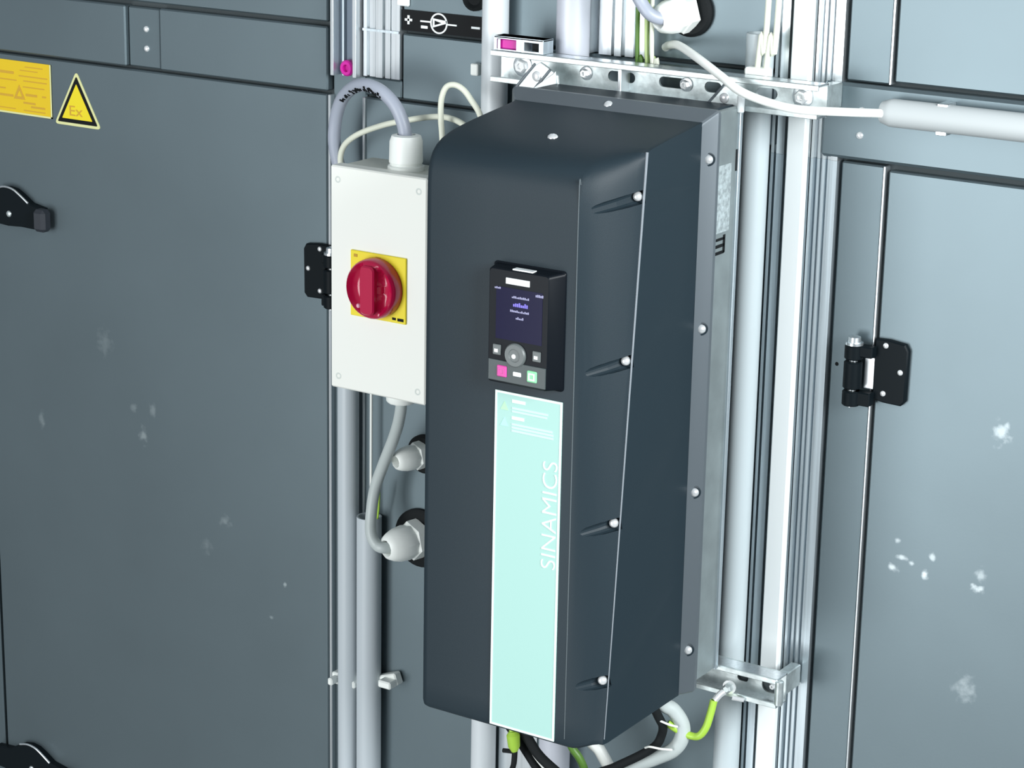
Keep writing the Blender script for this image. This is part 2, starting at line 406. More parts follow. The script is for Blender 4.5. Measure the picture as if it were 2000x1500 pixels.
obj('yellow_face', prism_xz(new(), rtri(-0.6000, 1.6125, 0.0465, 0.0410, 0.001), 0.0, -0.0014), mat('bright_yellow_face', (0.72, 0.58, 0.008), 0.5), tr)
e1 = text_bm('Ex', 0.0200, 0.0115, (-0.6110, -0.0014, 1.6165), (1, 0, 0), (0, 0, 1), depth=0.0003)
obj('faded_lettering', e1, M_brown, tr)
st = thing('warning_notice_sticker', 'orange yellow rectangular notice sticker with rows of faded print, cut by the left edge', 'sticker', (-0.720, 0, 1.609))
obj('sheet', box(new(), -0.800, -0.6392, -0.0008, 0.0, 1.6090, 1.6715), M_ystick, st)
for a in ((-0.6412, -0.6392, 1.6090, 1.6715), (-0.800, -0.6392, 1.6090, 1.6110)): obj('pale_edge', box(new(), a[0], a[1], -0.0011, 0, a[2], a[3]), M_ypale, st)
for x0, x1, z, w in ((-.680, -.652, 1.6655, .0010), (-.688, -.660, 1.6610, .0010), (-.690, -.645, 1.6545, .0013), (-.683, -.646, 1.6490, .0013), (-.684, -.650, 1.6420, .0012), (-.725, -.694, 1.6485, .0013),
                     (-.725, -.712, 1.6380, .0016), (-.680, -.662, 1.6330, .0028), (-.654, -.648, 1.6330, .0018), (-.725, -.700, 1.6300, .0026), (-.684, -.665, 1.6235, .0022), (-.672, -.650, 1.6195, .0022),
                     (-.684, -.650, 1.6145, .0012), (-.725, -.697, 1.6150, .0010), (-.722, -.698, 1.6570, .0030)):
    obj('print_line', box(new(), x0, x1, -0.0011, 0, z - w / 2, z + w / 2), M_brown, st)
bm = new(); plate_holes(bm, tri(-.6900, 1.6270, .0180, .0170), [tri(-.6900, 1.6300, .0085, .0080)], -0.0005, -0.0012)
obj('print_triangle', bm, M_brown, st)

# ------------------------------------------------------------------ conduits and reflection strip on the casing
def pipe(name, x, z0, z1, r, label, m=M_pipe, y=None, wall=0.002, group=None):
    y = -r - 0.001 if y is None else y
    bm = new(); lathe(bm, (x, y, z0), (0, 0, 1), [(0, r - wall), (0, r), (z1 - z0, r), (z1 - z0, r - wall), (z1 - z0 - 0.03, r - wall)], 32)
    t = tag(obj(name, bm, m), label, 'conduit', group); return t
pipe('conduit_pipe', -0.2030, ZB + 0.05, 1.44, 0.0118, 'tall grey conduit pipe running down from behind the white switch box')
p2 = pipe('conduit_pipe', -0.1730, ZB + 0.05, 1.2230, 0.0138, 'shorter grey conduit pipe with an open top, beside the tall left one')
pipe('conduit_pipe', -0.0185, ZB + 0.05, 2.4, 0.0135, 'pale grey conduit pipe passing left of the top bracket and behind the drive', mat('pale_grey_pvc_pipe', (0.62, 0.66, 0.68), 0.35))
pipe('conduit_pipe', 0.0740, ZB + 0.05, 2.4, 0.0165, 'lilac grey wide conduit pipe rising above the bracket beside the striped mullion', mat('lilac_grey_pvc_pipe', (0.52, 0.54, 0.60), 0.35))
pipe('conduit_pipe', 0.2765, ZB + 0.05, 1.7900, 0.0132, 'grey conduit pipe on the right of the drive beside the white strip', mat('blue_grey_pvc_pipe', (0.47, 0.53, 0.55), 0.34))
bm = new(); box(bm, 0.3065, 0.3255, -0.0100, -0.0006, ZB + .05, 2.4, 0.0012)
dk = thing('reflection_strip', 'bright white flat strip running full height on the right post, in place of its reflection', 'cable duct', (0.316, 0, ZB + .05))
obj('strip_face', bm, M_wplast, dk)  # white strip added for the bright reflection on the post face
# clips on the left conduits
def clip(x, z, w, tilt, label):
    t = thing('pipe_clip', label, 'pipe clip', (x, 0, z - .01), 'white clips on the left conduits')
    bm = new(); box(bm, -w / 2, w / 2, -0.006, 0.006, -0.007, 0.007, 0.0015)
    bmesh.ops.rotate(bm, verts=bm.verts, cent=(0, 0, 0), matrix=Matrix.Rotation(tilt, 3, 'Y'))
    bmesh.ops.translate(bm, verts=bm.verts, vec=(x, -0.0075, z))
    obj('clip_body', bm, M_gland, t)
    obj('clip_jaw', box(new(), x - w * .15, x + w * .5, -0.026, -0.012, z - .004, z + .0045, 0.0015), M_gland, t)
clip(-0.2215, 1.0190, 0.010, 0.0, 'white pipe clip end poking out left of the tall left conduit')
clip(-0.1882, 1.0230, 0.006, 0.0, 'white pipe clip squeezed in the gap between two left conduits')
clip(-0.1490, 1.0340, 0.026, -0.35, 'white pipe clip sticking out right of the shorter left conduit')

# small profiles at the upper left
u = thing('aluminium_channel', 'open aluminium channel hanging at upper left with a magenta plug in its foot', 'channel', (-0.210, 0, 1.70))
obj('channel_back', box(new(), -0.2260, -0.1940, -0.001, 0.0055, 1.7015, 2.4), mat('blue_grey_channel', (0.16, 0.20, 0.25), 0.4, 0.4), u)
for x0, x1 in ((-0.2265, -0.2225), (-0.1975, -0.1930)): obj('channel_side', box(new(), x0, x1, -0.0130, 0.0055, 1.7015, 2.4, 0.0005), M_alu, u)
obj('channel_rib', box(new(), -0.2165, -0.2145, -0.005, -0.001, 1.7015, 2.4), M_alu2, u)
obj('channel_rib', box(new(), -0.2035, -0.2018, -0.005, -0.001, 1.7015, 2.4), M_alu, u)
pl = obj('end_plug', lathe(new(), (-0.2090, -0.0015, 1.7100), (0, -1, 0), [(0, .0085), (.006, .0085), (.008, .007), (.008, .004), (.004, .0035)], 20), M_mag, u)
pl['label'] = 'magenta plastic plug'
t7 = thing('aluminium_bar', 'wide bright aluminium bar with ribs, beside the channel with magenta plug', 'bar', (-0.177, 0, 1.703))
grooved_ = [(-0.1905, -0.1860, -0.003), (-0.1860, -0.1830, 0.003), (-0.1830, -0.1760, -0.002), (-0.1760, -0.1740, 0.003), (-0.1740, -0.1655, -0.004), (-0.1655, -0.1625, 0.006), (-0.1625, -0.1560, -0.003), (-0.1560, -0.1545, 0.002), (-0.1545, -0.1440, -0.003)]
poly = [(grooved_[0][0], 0.0215)]
for a, b, y in grooved_: poly += [(a, y), (b, y)]
poly.append((grooved_[-1][1], 0.0215))
obj('ribbed_face', prism_xy(new(), poly, 1.7035, 2.4), M_alu, t7)
obj('cross_joint', box(new(), -0.1905, -0.1440, -0.0050, -0.0030, 1.7510, 1.7535), M_alu2, t7)
obj('white_tab', box(new(), -0.1475, -0.1330, -0.0040, -0.0001, 1.7800, 1.7880, .001), M_wplast, t7)

# black symbol strip
sb = thing('symbol_strip', 'black strip label with white plus, fan symbol and minus, between bar and conduit', 'label', (-0.096, 0, 1.7545))
obj('strip', box(new(), -0.1420, -0.0330, -0.0014, -0.0001, 1.7552, 1.7765), M_blackp, sb)
bm = new(); box(bm, -.1385, -.1295, -.0020, -.0013, 1.7652, 1.7676); box(bm, -.1352, -.1328, -.0020, -.0013, 1.7618, 1.7710); obj('plus_sign', bm, M_lblw, sb)
bm = new(); plate_holes(bm, circ(-.0960, 1.7657, .0106, 36), [circ(-.0960, 1.7657, .0090, 36)], -.0012, -.0020); obj('symbol_ring', bm, M_lblw, sb)
bm = new(); plate_holes(bm, [(-.1035, 1.7705), (-.1035, 1.7610), (-.0862, 1.7664), (-.0862, 1.7690)][::-1], [[(-.1015, 1.7685), (-.1015, 1.7635), (-.0925, 1.7664)]], -.0012, -.0020); obj('symbol_blade', bm, M_lblw, sb)
for x0, x1, z in ((-.1190, -.1062, 1.7664), (-.0855, -.0740, 1.7655)): obj('symbol_line', box(new(), x0, x1, -.0020, -.0012, z - .0008, z + .0008), M_lblw, sb)
obj('white_bar', box(new(), -.1185, -.1100, -.0020, -.0012, 1.7590, 1.7620, .0005), M_lblw, sb)
obj('minus_sign', box(new(), -.0560, -.0455, -.0020, -.0012, 1.7640, 1.7662), M_lblw, sb)
g = tag(obj('round_grommet', lathe(new(), (-0.0520, -0.0005, 1.7960), (0, -1, 0), [(0, .014), (.004, .014), (.006, .011), (.003, .008)], 24), M_rubber), 'dark round rubber grommet above the black symbol strip', 'grommet')
g = tag(obj('wall_clip', box(new(), -0.0520, -0.0430, -0.009, -0.0012, 1.7180, 1.7300, .001), M_gland), 'tiny white clip left of the pale conduit under the symbol strip', 'clip')

# ------------------------------------------------------------------ cable glands on the casing
def gland(label, ring_c, ring_r, base, tip, r, empty=False, ring_h=0.006):
    t = thing('cable_gland', label, 'cable gland', (ring_c[0], 0, ring_c[2] - ring_r), 'cable glands through the casing')
    d = Vector(tip) - Vector(base); L = d.length; yb = -0.0004
    obj('rubber_grommet', lathe(new(), (ring_c[0], yb, ring_c[2]), (0, -1, 0), [(0, ring_r), (ring_h * .6, ring_r), (ring_h, ring_r * .88), (ring_h, r * .9)], 36), M_rubber, t)
    obj('hex_nut', lathe(new(), base, d, [(0, r * 1.02), (.001, r * 1.1), (L * .30, r * 1.1), (L * .33, r * 1.0)], 6), M_gland, t)
    hr = r * .42
    prof = [(L * .30, r * .92), (L * .45, r * .98), (L * .70, r * .92), (L * .88, r * .78), (L * .97, r * .62), (L, hr * 1.15), (L * .96, hr), (L * .55, hr * .95)]
    obj('dome_nut', lathe(new(), base, d, prof, 10), M_gland, t)
    if empty: obj('dark_bore', lathe(new(), Vector(base) + d * .6, d, [(0, hr * .9), (.001, hr * .9)], 16), M_rubber, t)
    return t
gland('small empty white cable gland in a black ring, below the switch box', (-0.1085, 0, 1.3035), 0.0215, (-0.1090, -0.004, 1.3040), (-0.1200, -0.040, 1.3020), 0.0140, True)
gland('large white cable gland in a black ring holding the looped grey cable', (-0.1130, 0, 1.2070), 0.0330, (-0.1110, -0.005, 1.2085), (-0.1250, -0.050, 1.2060), 0.0200)
gland('white cable gland at the top edge above the mounting bracket, grey cable entering', (0.1950, 0, 1.8020), 0.0240, (0.1930, -0.004, 1.8020), (0.1810, -0.040, 1.7960), 0.0175)

# ------------------------------------------------------------------ mounting rails
def slot(cx, cz, w, h):
    return rrect(cx - w / 2, cx + w / 2, cz - h / 2, cz + h / 2, h * 0.49, 5)
def rail(x0, x1, z0, z1, label, slots, group):
    t = thing('mounting_rail', label, 'mounting rail', (x0, -0.04, z0), group)
    bm = new(); plate_holes(bm, [(x0, z0), (x1, z0), (x1, z1), (x0, z1)], [slot(*s) for s in slots], -0.0400, -0.0425); obj('slotted_web', bm, M_galv, t)
    obj('rail_flange', box(new(), x0, x1, -0.0620, -0.0402, z1 - 0.0022, z1, 0.0006), M_alu, t)
    obj('rail_flange', box(new(), x0, x1, -0.0620, -0.0402, z0, z0 + 0.0022, 0.0006), M_alu, t)
    obj('rail_lip', box(new(), x0, x1, -0.0625, -0.0600, z1 - 0.0055, z1, 0.0006), M_galv, t)
    obj('rail_lip', box(new(), x0, x1, -0.0625, -0.0600, z0, z0 + 0.0055, 0.0006), M_galv, t)
    obj('standoff', box(new(), x0 + .002, x0 + .012, -0.0404, -0.0008, z0 + .004, z1 - .004, .001), M_galv, t)
    obj('standoff', box(new(), x1 - .014, x1 - .003, -0.0404, -0.0040, z0 + .004, z1 - .004, .001), M_galv, t)
    return t
rt = rail(0.0075, 0.3610, 1.7240, 1.7550, 'long galvanised slotted mounting rail across the top, drive hung from it', [(0.145, 1.7395, .03, .010), (0.105, 1.7395, .014, .010), (0.203, 1.7395, .034, .010), (0.244, 1.7395, .018, .010), (0.300, 1.7395, .022, .010)], 'galvanised mounting rails behind the drive')
rl = rail(0.0600, 0.3520, 1.1465, 1.1770, 'short visible galvanised mounting rail at lower right of the drive', [(0.3360, 1.1600, .020, .015), (0.305, 1.161, .012, .007)], 'galvanised mounting rails behind the drive')
def bolt(x, z, parent, y=-0.0425, r=0.0065, washer=True):
    b = obj('bolt_washer', lathe(new(), (x, y, z), (0, -1, 0), [(0, r * 1.5), (.0012, r * 1.5), (.0016, r * 1.3)], 24), M_alu, parent)
    obj('bolt_head', lathe(new(), (x, y - .0012, z), (0, -1, 0), [(0, r), (.0045, r), (.0055, r * .8), (.0055, r * .45), (.003, r * .4)], 6), M_screw, b)
bolt(0.033, 1.7395, rt, r=.0070); bolt(0.3370, 1.7405, rt, r=.0070); bolt(0.106, 1.7395, rt, r=.0045); bolt(0.216, 1.7395, rt, r=.0045); bolt(0.3390, 1.1610, rl, y=-.0405, r=.0032)
obj('slot_shade', box(new(), 0.2950, 0.3480, -0.0392, -0.0386, 1.1500, 1.1740), MATS['dark_gap'], rl)  # dark sheet added to put shade behind the slots
obj('corner_lug', cyl(new(), (0.3535, -0.060, 1.1500), (0.3535, -0.060, 1.1760), 0.0042, 14, .001), M_galv, rl)
obj('square_hole_shade', box(new(), 0.0255, 0.0260 + .016, -0.0434, -0.0425, 1.7320, 1.7480, .0004), mat('shadowed_slot_plate', (0.12, 0.16, 0.16), 0.5, 0.4), rt)  # dark plate on the web, the hole's shade put into its colour
obj('cross_rib', box(new(), 0.1510, 0.1545, -0.0600, -0.0425, 1.7265, 1.7520, .0005), M_alu, rt)

# clear clip piece on the rail with magenta plug
cc = thing('profile_end_piece', 'small metal end piece with magenta inside lying on the top rail', 'clip', (0.040, -0.05, 1.755))
bm = new(); plate_holes(bm, [(0.0100, 1.7553), (0.0670, 1.7553), (0.0670, 1.7690), (0.0100, 1.7690)], [[(0.0135, 1.7565), (0.0360, 1.7565), (0.0360, 1.7665), (0.0135, 1.7665)], [(0.0450, 1.7570), (0.0620, 1.7570), (0.0620, 1.7655), (0.0450, 1.7655)]], -0.0420, -0.0600)
obj('end_frame', bm, M_alu2, cc)
q = obj('magenta_insert', box(new(), 0.0130, 0.0440, -0.0570, -0.0440, 1.7556, 1.7672, .002), M_mag, cc); q['label'] = 'magenta insert'
obj('dark_insert', box(new(), 0.0500, 0.0600, -0.0540, -0.0440, 1.7556, 1.7660, .001), M_rubber, cc)
obj('lid', box(new(), 0.0100, 0.0670, -0.0600, -0.0420, 1.7670, 1.7690, .0005), mat('pink_white_lid', (0.80, 0.62, 0.72), 0.4), cc)
for x in (0.0160, 0.0430): obj('bright_pin', cyl(new(), (x, -0.0600, 1.7555), (x, -0.0600, 1.7660), 0.0014, 10), M_wplast, cc)

# ------------------------------------------------------------------ the drive
dr = thing('motor_drive', 'tall charcoal frequency drive with black keypad and mint front strip, screwed to the rails', 'drive', (0.187, -0.14, 1.165))
XLc, XRc, XFr = 0.0880, 0.2866, 0.2500
YB = -0.140
def ys(z): return -0.2785 + (z - 1.177) * (0.0417 / 0.5395)
secs = [(1.1610, -.2760), (1.1622, -.2830), (1.1650, -.2865), (1.1700, -.2880), (1.1900, -.2880), (1.30, -.2880), (1.45, -.2880), (1.58, -.2880), (1.650, -.2880), (1.6680, -.2878), (1.6790, -.2868), (1.6880, -.2845), (1.6950, -.2805), (1.7005, -.2745),
        (1.7045, -.2670), (1.7078, -.2570), (1.7105, -.2450), (1.7130, -.2300), (1.7155, -.2120), (1.7180, -.1920), (1.7205, -.1700), (1.7230, -.1500), (1.7240, -.1405)]
def section(z, yf):
    sy = max(ys(z), yf + .0035); sy = min(sy, YB - .0001); yf = min(yf, YB - .0001)
    pts = [(XLc, YB)]
    rl_ = 0.009; yl = min(yf + rl_, YB)
    for k in range(6):
        a = PI / 2 * k / 5
        pts.append((XLc + rl_ * (1 - math.cos(a)), yl - (yl - yf) * math.sin(a)))
    pts.append((0.16, yf)); pts.append((XFr, yf))
    for t in (0.18, .36, .54, .72, .88):
        x = XFr + (XRc - XFr) * t; lin = yf + (sy - yf) * t
        bul = (sy - yf) * (t * t - t) * 0.55
        pts.append((x, lin + bul))
    pts += [(XRc - .0006, sy - .0008), (XRc, sy + .001 if sy + .001 < YB else YB), (XRc, YB)]
    return pts
rings = []
for z, yf in secs:
    r = []
    for x, y in section(z, yf):
        zz = z
        if z < 1.19:
            t = min(max((x - .254) / .032, 0), 1); t = t * t * (3 - 2 * t)
            zz += (0.0095 * (y + .288) / .146 * (1 - t) + 0.0110 * t) * (1.19 - z) / .029
        r.append((x, y, zz))
    rings.append(r)
bm = ring_mesh(new(), rings)
cov = obj('front_cover', bm, M_cover, dr, angle=24)
cov['label'] = 'charcoal moulded cover with sloping hood'
# screw pockets cut into the angled facet
cut = new(); seam_z = [1.6720, 1.5271, 1.3798, 1.2326]
for z in seam_z:
    s = ys(z)
    f0 = Vector((XFr + .008, -.288 + (s + .288) * .18, z - .008)); nrm = Vector((-(s + .288), 0, 0)) + Vector((0, -(XRc - XFr), 0)); nrm = Vector(((s + .288), -(XRc - XFr), 0)).normalized()
    f1 = Vector((XRc + .0005, s + .001, z + .001))
    tube(cut, [f0 + nrm * .0055, (f0 + f1) / 2 + nrm * .0025, f1 - nrm * .003], lambda t: 0.0045 + .0022 * t, 16, 2, smooth=False)
bmesh.ops.recalc_face_normals(cut, faces=cut.faces)
cme = bpy.data.meshes.new('cutter'); cut.to_mesh(cme); cut.free()
co = bpy.data.objects.new('cutter', cme); COL.objects.link(co)
co.location = (0, 0, 0)
md = cov.modifiers.new('pockets', 'BOOLEAN'); md.operation = 'DIFFERENCE'; md.object = co; md.solver = 'EXACT'
bpy.context.view_layer.update()
dg = bpy.context.evaluated_depsgraph_get(); res = bpy.data.meshes.new_from_object(cov.evaluated_get(dg))
cov.modifiers.clear()
if len(res.polygons) > 100: cov.data = res
bpy.data.objects.remove(co)
# cover edge lip along the facet, its highlight put into a lighter grey
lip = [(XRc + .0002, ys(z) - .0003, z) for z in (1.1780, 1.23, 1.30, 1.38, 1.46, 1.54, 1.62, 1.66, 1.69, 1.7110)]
o = obj('cover_edge', tube(new(), lip, lambda t: .00045 + .00085 * t, 8, 4), M_edge, dr); o['label'] = 'edge of the front cover with its highlight in light grey'
o = obj('cover_crease', tube(new(), [(XFr, -.2877, 1.172), (XFr, -.2878, 1.45), (XFr, -.2878, 1.670), (XFr, -.2848, 1.6860)], .0005, 8, 6), mat('crease_highlight', (0.10, 0.12, 0.13), 0.4), dr)  # highlight of the crease, painted as a thin lighter line
# flared rear housing
def rr(y, x0, x1, z0, z1, r=.004):
    return [(x, y, z) for x, z in rrect(x0, x1, z0, z1, r, 3)]
bm = ring_mesh(new(), [rr(-.1400, .0883, .2860, 1.1715, 1.7235), rr(-.1405, .0865, .2868, 1.1712, 1.7240), rr(-.1250, .0745, .2950, 1.1712, 1.7335), rr(-.1205, .0745, .2950, 1.1712, 1.7335), rr(-.1195, .0760, .2940, 1.1720, 1.7325)])
hs = obj('rear_flange', bm, M_hous, dr, angle=20)
bm = new(); box(bm, .0840, .2800, -.1195, -.0640, 1.1760, 1.7300, .002)
rb = obj('heat_sink_body', bm, M_cover, dr)
gs = obj('side_plate', box(new(), .2795, .2862, -.1165, -.0650, 1.1745, 1.7290, .0012), mat('dull_galvanised_side', (0.30, 0.345, 0.35), 0.42, 0.6, vary=0.12, vscale=30), dr); gs['label'] = 'galvanised side plate of the heat sink'
obj('plate_fold', box(new(), .2855, .2885, -.0700, -.0645, 1.1745, 1.7270, .0006), M_alu2, gs)
obj('plate_slot', box(new(), .2859, .2868, -.0720, -.0660, 1.6700, 1.6900), M_rubber, gs)
nm = obj('rating_label', box(new(), .2855, .2866, -.1120, -.0800, 1.6160, 1.6790), M_name, gs); nm['label'] = 'worn silver rating label with dark marks'
bm = new()
for a, b in ((1.6020, 1.6050), (1.6085, 1.6110), (1.5955, 1.5985)): box(bm, .2858, .2866, -.1100, -.0880, a, b)
box(bm, .2858, .2866, -.0900, -.0860, 1.5960, 1.6130)
obj('black_mark', bm, M_blackp, gs)
# screws
for z in (1.690, 1.5330, 1.3753, 1.2171):
    b = obj('pocket_ring', lathe(new(), (.2905, -.1325, z), Vector((.9, -1, 0)), [(-.001, .0062), (.0006, .0062), (.0010, .0052), (.0002, .0045)], 20), M_cover, dr)
    obj('flange_screw', dome(new(), (.2908, -.1330, z), Vector((.7, -1, .15)), .0042, .7), M_screw, b)
obj('flange_screw', dome(new(), (.1840, -.1320, 1.7280), Vector((0, -.8, .8)), .0045, .6), M_screw, dr)
obj('hood_screw', dome(new(), (.1880, -.2330, 1.7125), Vector((.1, -.25, 1)), .0048, .6), M_screw, dr)
for z in seam_z: obj('seam_screw', dome(new(), (XRc - .0055, ys(z) - .0006, z + .0005), Vector((.8, -.75, .35)), .0043, .7), M_screw, dr)
# mounting lugs
def lug(x0, poly, parent):
    o = obj('mounting_lug', prism_xz(new(), poly, -.0640, -.0665, .0005), M_galv, parent); return o
L1 = lug(0, [(.0400, 1.7200), (.0600, 1.7440), (.0680, 1.7490), (.0760, 1.7450), (.0880, 1.7380), (.0900, 1.7200)], dr)
obj('lug_gusset', ring_mesh(new(), [[(.0660, -.0665, 1.7240), (.0860, -.0665, 1.7240), (.0860, -.0665, 1.7420)], [(.0665, -.0780, 1.7240), (.0860, -.0780, 1.7240), (.0860, -.0700, 1.7400)]]), M_wplast, L1)
obj('lug_screw', dome(new(), (.0645, -.0665, 1.7350), (0, -1, 0), .0052, .6), M_screw, L1)
for a, b in (((.0400, -.0672, 1.7210), (.0625, -.0672, 1.7470)), ((.0625, -.0672, 1.7230), (.0800, -.0672, 1.7430))): obj('dark_cut', tube(new(), [a, b], .0013, 8, 1, smooth=False), M_hous, L1)
L2 = lug(0, [(.2480, 1.7230), (.2660, 1.7440), (.2740, 1.7490), (.2860, 1.7440), (.2885, 1.7230)], dr)
obj('lug_screw', dome(new(), (.2690, -.0665, 1.7350), (0, -1, 0), .0050, .6), M_screw, L2)
obj('lug_gusset', cyl(new(), (.2880, -.0700, 1.7240), (.2880, -.0700, 1.7400), .0035, 12, .001), M_wplast, L2)
for a, b in (((.2480, -.0672, 1.7240), (.2690, -.0672, 1.7480)), ((.2690, -.0672, 1.7480), (.2820, -.0672, 1.7420))): obj('dark_cut', tube(new(), [a, b], .0011, 8, 1, smooth=False), M_hous, L2)
# mint strip
ms = obj('mint_strip', box(new(), .1690, .2395, -.2890, -.2878, 1.1670, 1.4905, .0003), M_mint, dr); ms['label'] = 'mint green front strip with white lettering'
x0, x1, z0, z1, w = .1690, .2395, 1.1670, 1.4905, .0020
bm = new(); plate_holes(bm, [(x0, z0), (x1, z0), (x1, z1), (x0, z1)], [[(x0 + w, z0 + w), (x1 - w, z0 + w), (x1 - w, z1 - w), (x0 + w, z1 - w)]], -.2888, -.2893); obj('white_border', bm, M_mintw, ms)
bm = text_bm('SINAMICS', 0.1010, 0.0150, (.2360, -.2891, 1.3330), (0, 0, 1), (-1, 0, 0), depth=0.0003, thin=0.012, spacing=1.0)
obj('lettering', bm, M_mintw, ms)
for z, c in ((1.4775, M_mintg), (1.4625, mat('pale_teal_print', (0.40, 0.82, 0.70), 0.45))): obj('warning_triangle', prism_xz(new(), tri(.1790, z - .004, .0085, .0080), -.2888, -.2893), c, ms)
for xa, xb, z, h, c in ((.1870, .2010, 1.4830, .0030, M_mintw), (.1870, .2250, 1.4765, .0020, M_mintt), (.1870, .2240, 1.4735, .0018, M_mintt), (.1870, .2000, 1.4675, .0030, M_mintw), (.1870, .2300, 1.4615, .0020, M_mintt), (.1870, .2310, 1.4585, .0020, M_mintt), (.1870, .2310, 1.4555, .0020, M_mintt)):
    obj('print_line', box(new(), xa, xb, -.2893, -.2888, z - h / 2, z + h / 2), c, ms)
# keypad
def kr(y, x0, x1, z0, z1, r): return [(x, y, z) for x, z in rrect(x0, x1, z0, z1, r, 4)]
bm = ring_mesh(new(), [kr(-.2865, .1655, .2400, 1.5000, 1.6085, .003), kr(-.2890, .1655, .2400, 1.5000, 1.6085, .003), kr(-.2900, .1675, .2395, 1.5015, 1.6072, .003), kr(-.3030, .1700, .2325, 1.5025, 1.6060, .003), kr(-.3040, .1710, .2315, 1.5035, 1.6050, .003)])
kp = obj('keypad', bm, M_black, dr); kp['label'] = 'black operator keypad with small lit screen'
obj('screen', box(new(), .1780, .2260, -.3043, -.3038, 1.5430, 1.5900), M_screen, kp)
obj('name_badge', box(new(), .1880, .2125, -.3050, -.3038, 1.5935, 1.5990, .0003), M_wplast, kp)
obj('top_clip', box(new(), .1935, .2145, -.3030, -.2960, 1.6058, 1.6072, .0003), M_wplast, kp)
random.seed(3)
def glyphs(name, x, z, n, h, c, wgl=.0011):
    bm = new()
    for i in range(n):
        hh = h * random.choice((.6, .8, 1)); box(bm, x + i * wgl * 1.5, x + i * wgl * 1.5 + wgl, -.3046, -.3042, z - h / 2, z - h / 2 + hh)
    return obj(name, bm, c, kp)
glyphs('screen_text', .1945, 1.5825, 11, .0020, M_glyphw); glyphs('screen_text', .1960, 1.5760, 8, .0038, M_glyph, .0013)
glyphs('screen_text', .1930, 1.5700, 12, .0020, M_glyphw); glyphs('screen_text', .1990, 1.5640, 5, .0022, M_glyphw)
glyphs('corner_text', .1765, 1.5890, 4, .0022, M_glyphw); glyphs('corner_text', .2190, 1.5870, 5, .0024, M_glyphw)
obj('lower_strip', box(new(), .1712, .2312, -.3050, -.3038, 1.5045, 1.5235, .0004), M_kpstrip, kp)
for x in (.1800, .2215):
    b = obj('soft_button', box(new(), x - .0042, x + .0042, -.3055, -.3038, 1.5280, 1.5375, .0006), M_btn, kp)
    obj('button_print', box(new(), x - .0022, x + .0014, -.3059, -.3054, 1.5305, 1.5335), M_btnw, b)
dl = obj('rotary_dial', lathe(new(), (.1995, -.3035, 1.5305), (0, -1, 0), [(0, .0108), (.0022, .0108), (.0034, .0098), (.0034, .0060), (.0026, .0056), (.0026, .0001)], 32), M_btn, kp)
obj('dial_print', lathe(new(), (.1985, -.3060, 1.5295), (0, -1, 0), [(0, .0022), (.0005, .0020)], 12), M_btnw, dl)
for x, c, s in ((.1860, M_btnr, .0052), (.2175, M_btng, .0052)):
    b = obj('square_button', box(new(), x - s, x + s, -.3062, -.3045, 1.5140 - s, 1.5140 + s, .001), c, kp)
    bm = new(); plate_holes(bm, [(x - .0032, 1.5108), (x + .0032, 1.5108), (x + .0032, 1.5172), (x - .0032, 1.5172)], [[(x - .0020, 1.5120), (x + .0020, 1.5120), (x + .0020, 1.5160), (x - .0020, 1.5160)]], -.3060, -.3066); obj('button_print', bm, M_btnw if c is M_btng else M_btnr, b)
obj('mode_button', box(new(), .1975, .2060, -.3058, -.3045, 1.5115, 1.5155, .0006), M_btnw, kp)

# ------------------------------------------------------------------ switch box
sx = thing('switch_box', 'white isolator switch box with red rotary knob, beside the dark drive', 'switch box', (-0.100, -0.03, 1.39))
obj('box_body', box(new(), -.1588, -.0412, -.0830, -.0300, 1.3947, 1.6253, .003), M_whiteb, sx)
for z in (1.42, 1.59): obj('mounting_bracket', box(new(), -.1500, -.0450, -.0310, -.0265, z - .012, z + .012, .001), M_galv, sx); obj('bracket_leg', box(new(), -.0620, -.0520, -.0270, -.0002, z - .010, z + .010, .001), M_galv, sx)
lid = obj('box_lid', box(new(), -.1600, -.0400, -.1000, -.0825, 1.3930, 1.6270, .0015), M_white, sx); lid['label'] = 'white front lid'
for x, z in ((-.1505, 1.6130), (-.1500, 1.4060), (-.0500, 1.6130), (-.0495, 1.4060)):
    obj('lid_screw', lathe(new(), (x, -.0998, z), (0, -1, 0), [(0, .0036), (.0003, .0036), (.0004, .0022), (.0001, .0018)], 16), mat('grey_screw_cap', (0.66, 0.70, 0.66), 0.5), lid)
yp = obj('yellow_plate', box(new(), -.1330, -.0635, -.1022, -.0999, 1.4745, 1.5430, .0006), M_yellow, sx); yp['label'] = 'square yellow backing plate'
for a in ((-.1285, -.1240, 1.5365, 1.5395), (-.1010, -.0950, 1.5380, 1.5400), (-.0800, -.0755, 1.4775, 1.4800), (-.0735, -.0660, 1.4770, 1.4800)): obj('plate_print', box(new(), a[0], a[1], -.1026, -.1020, a[2], a[3]), M_brown if a[0] < -.09 else M_blackp, yp)
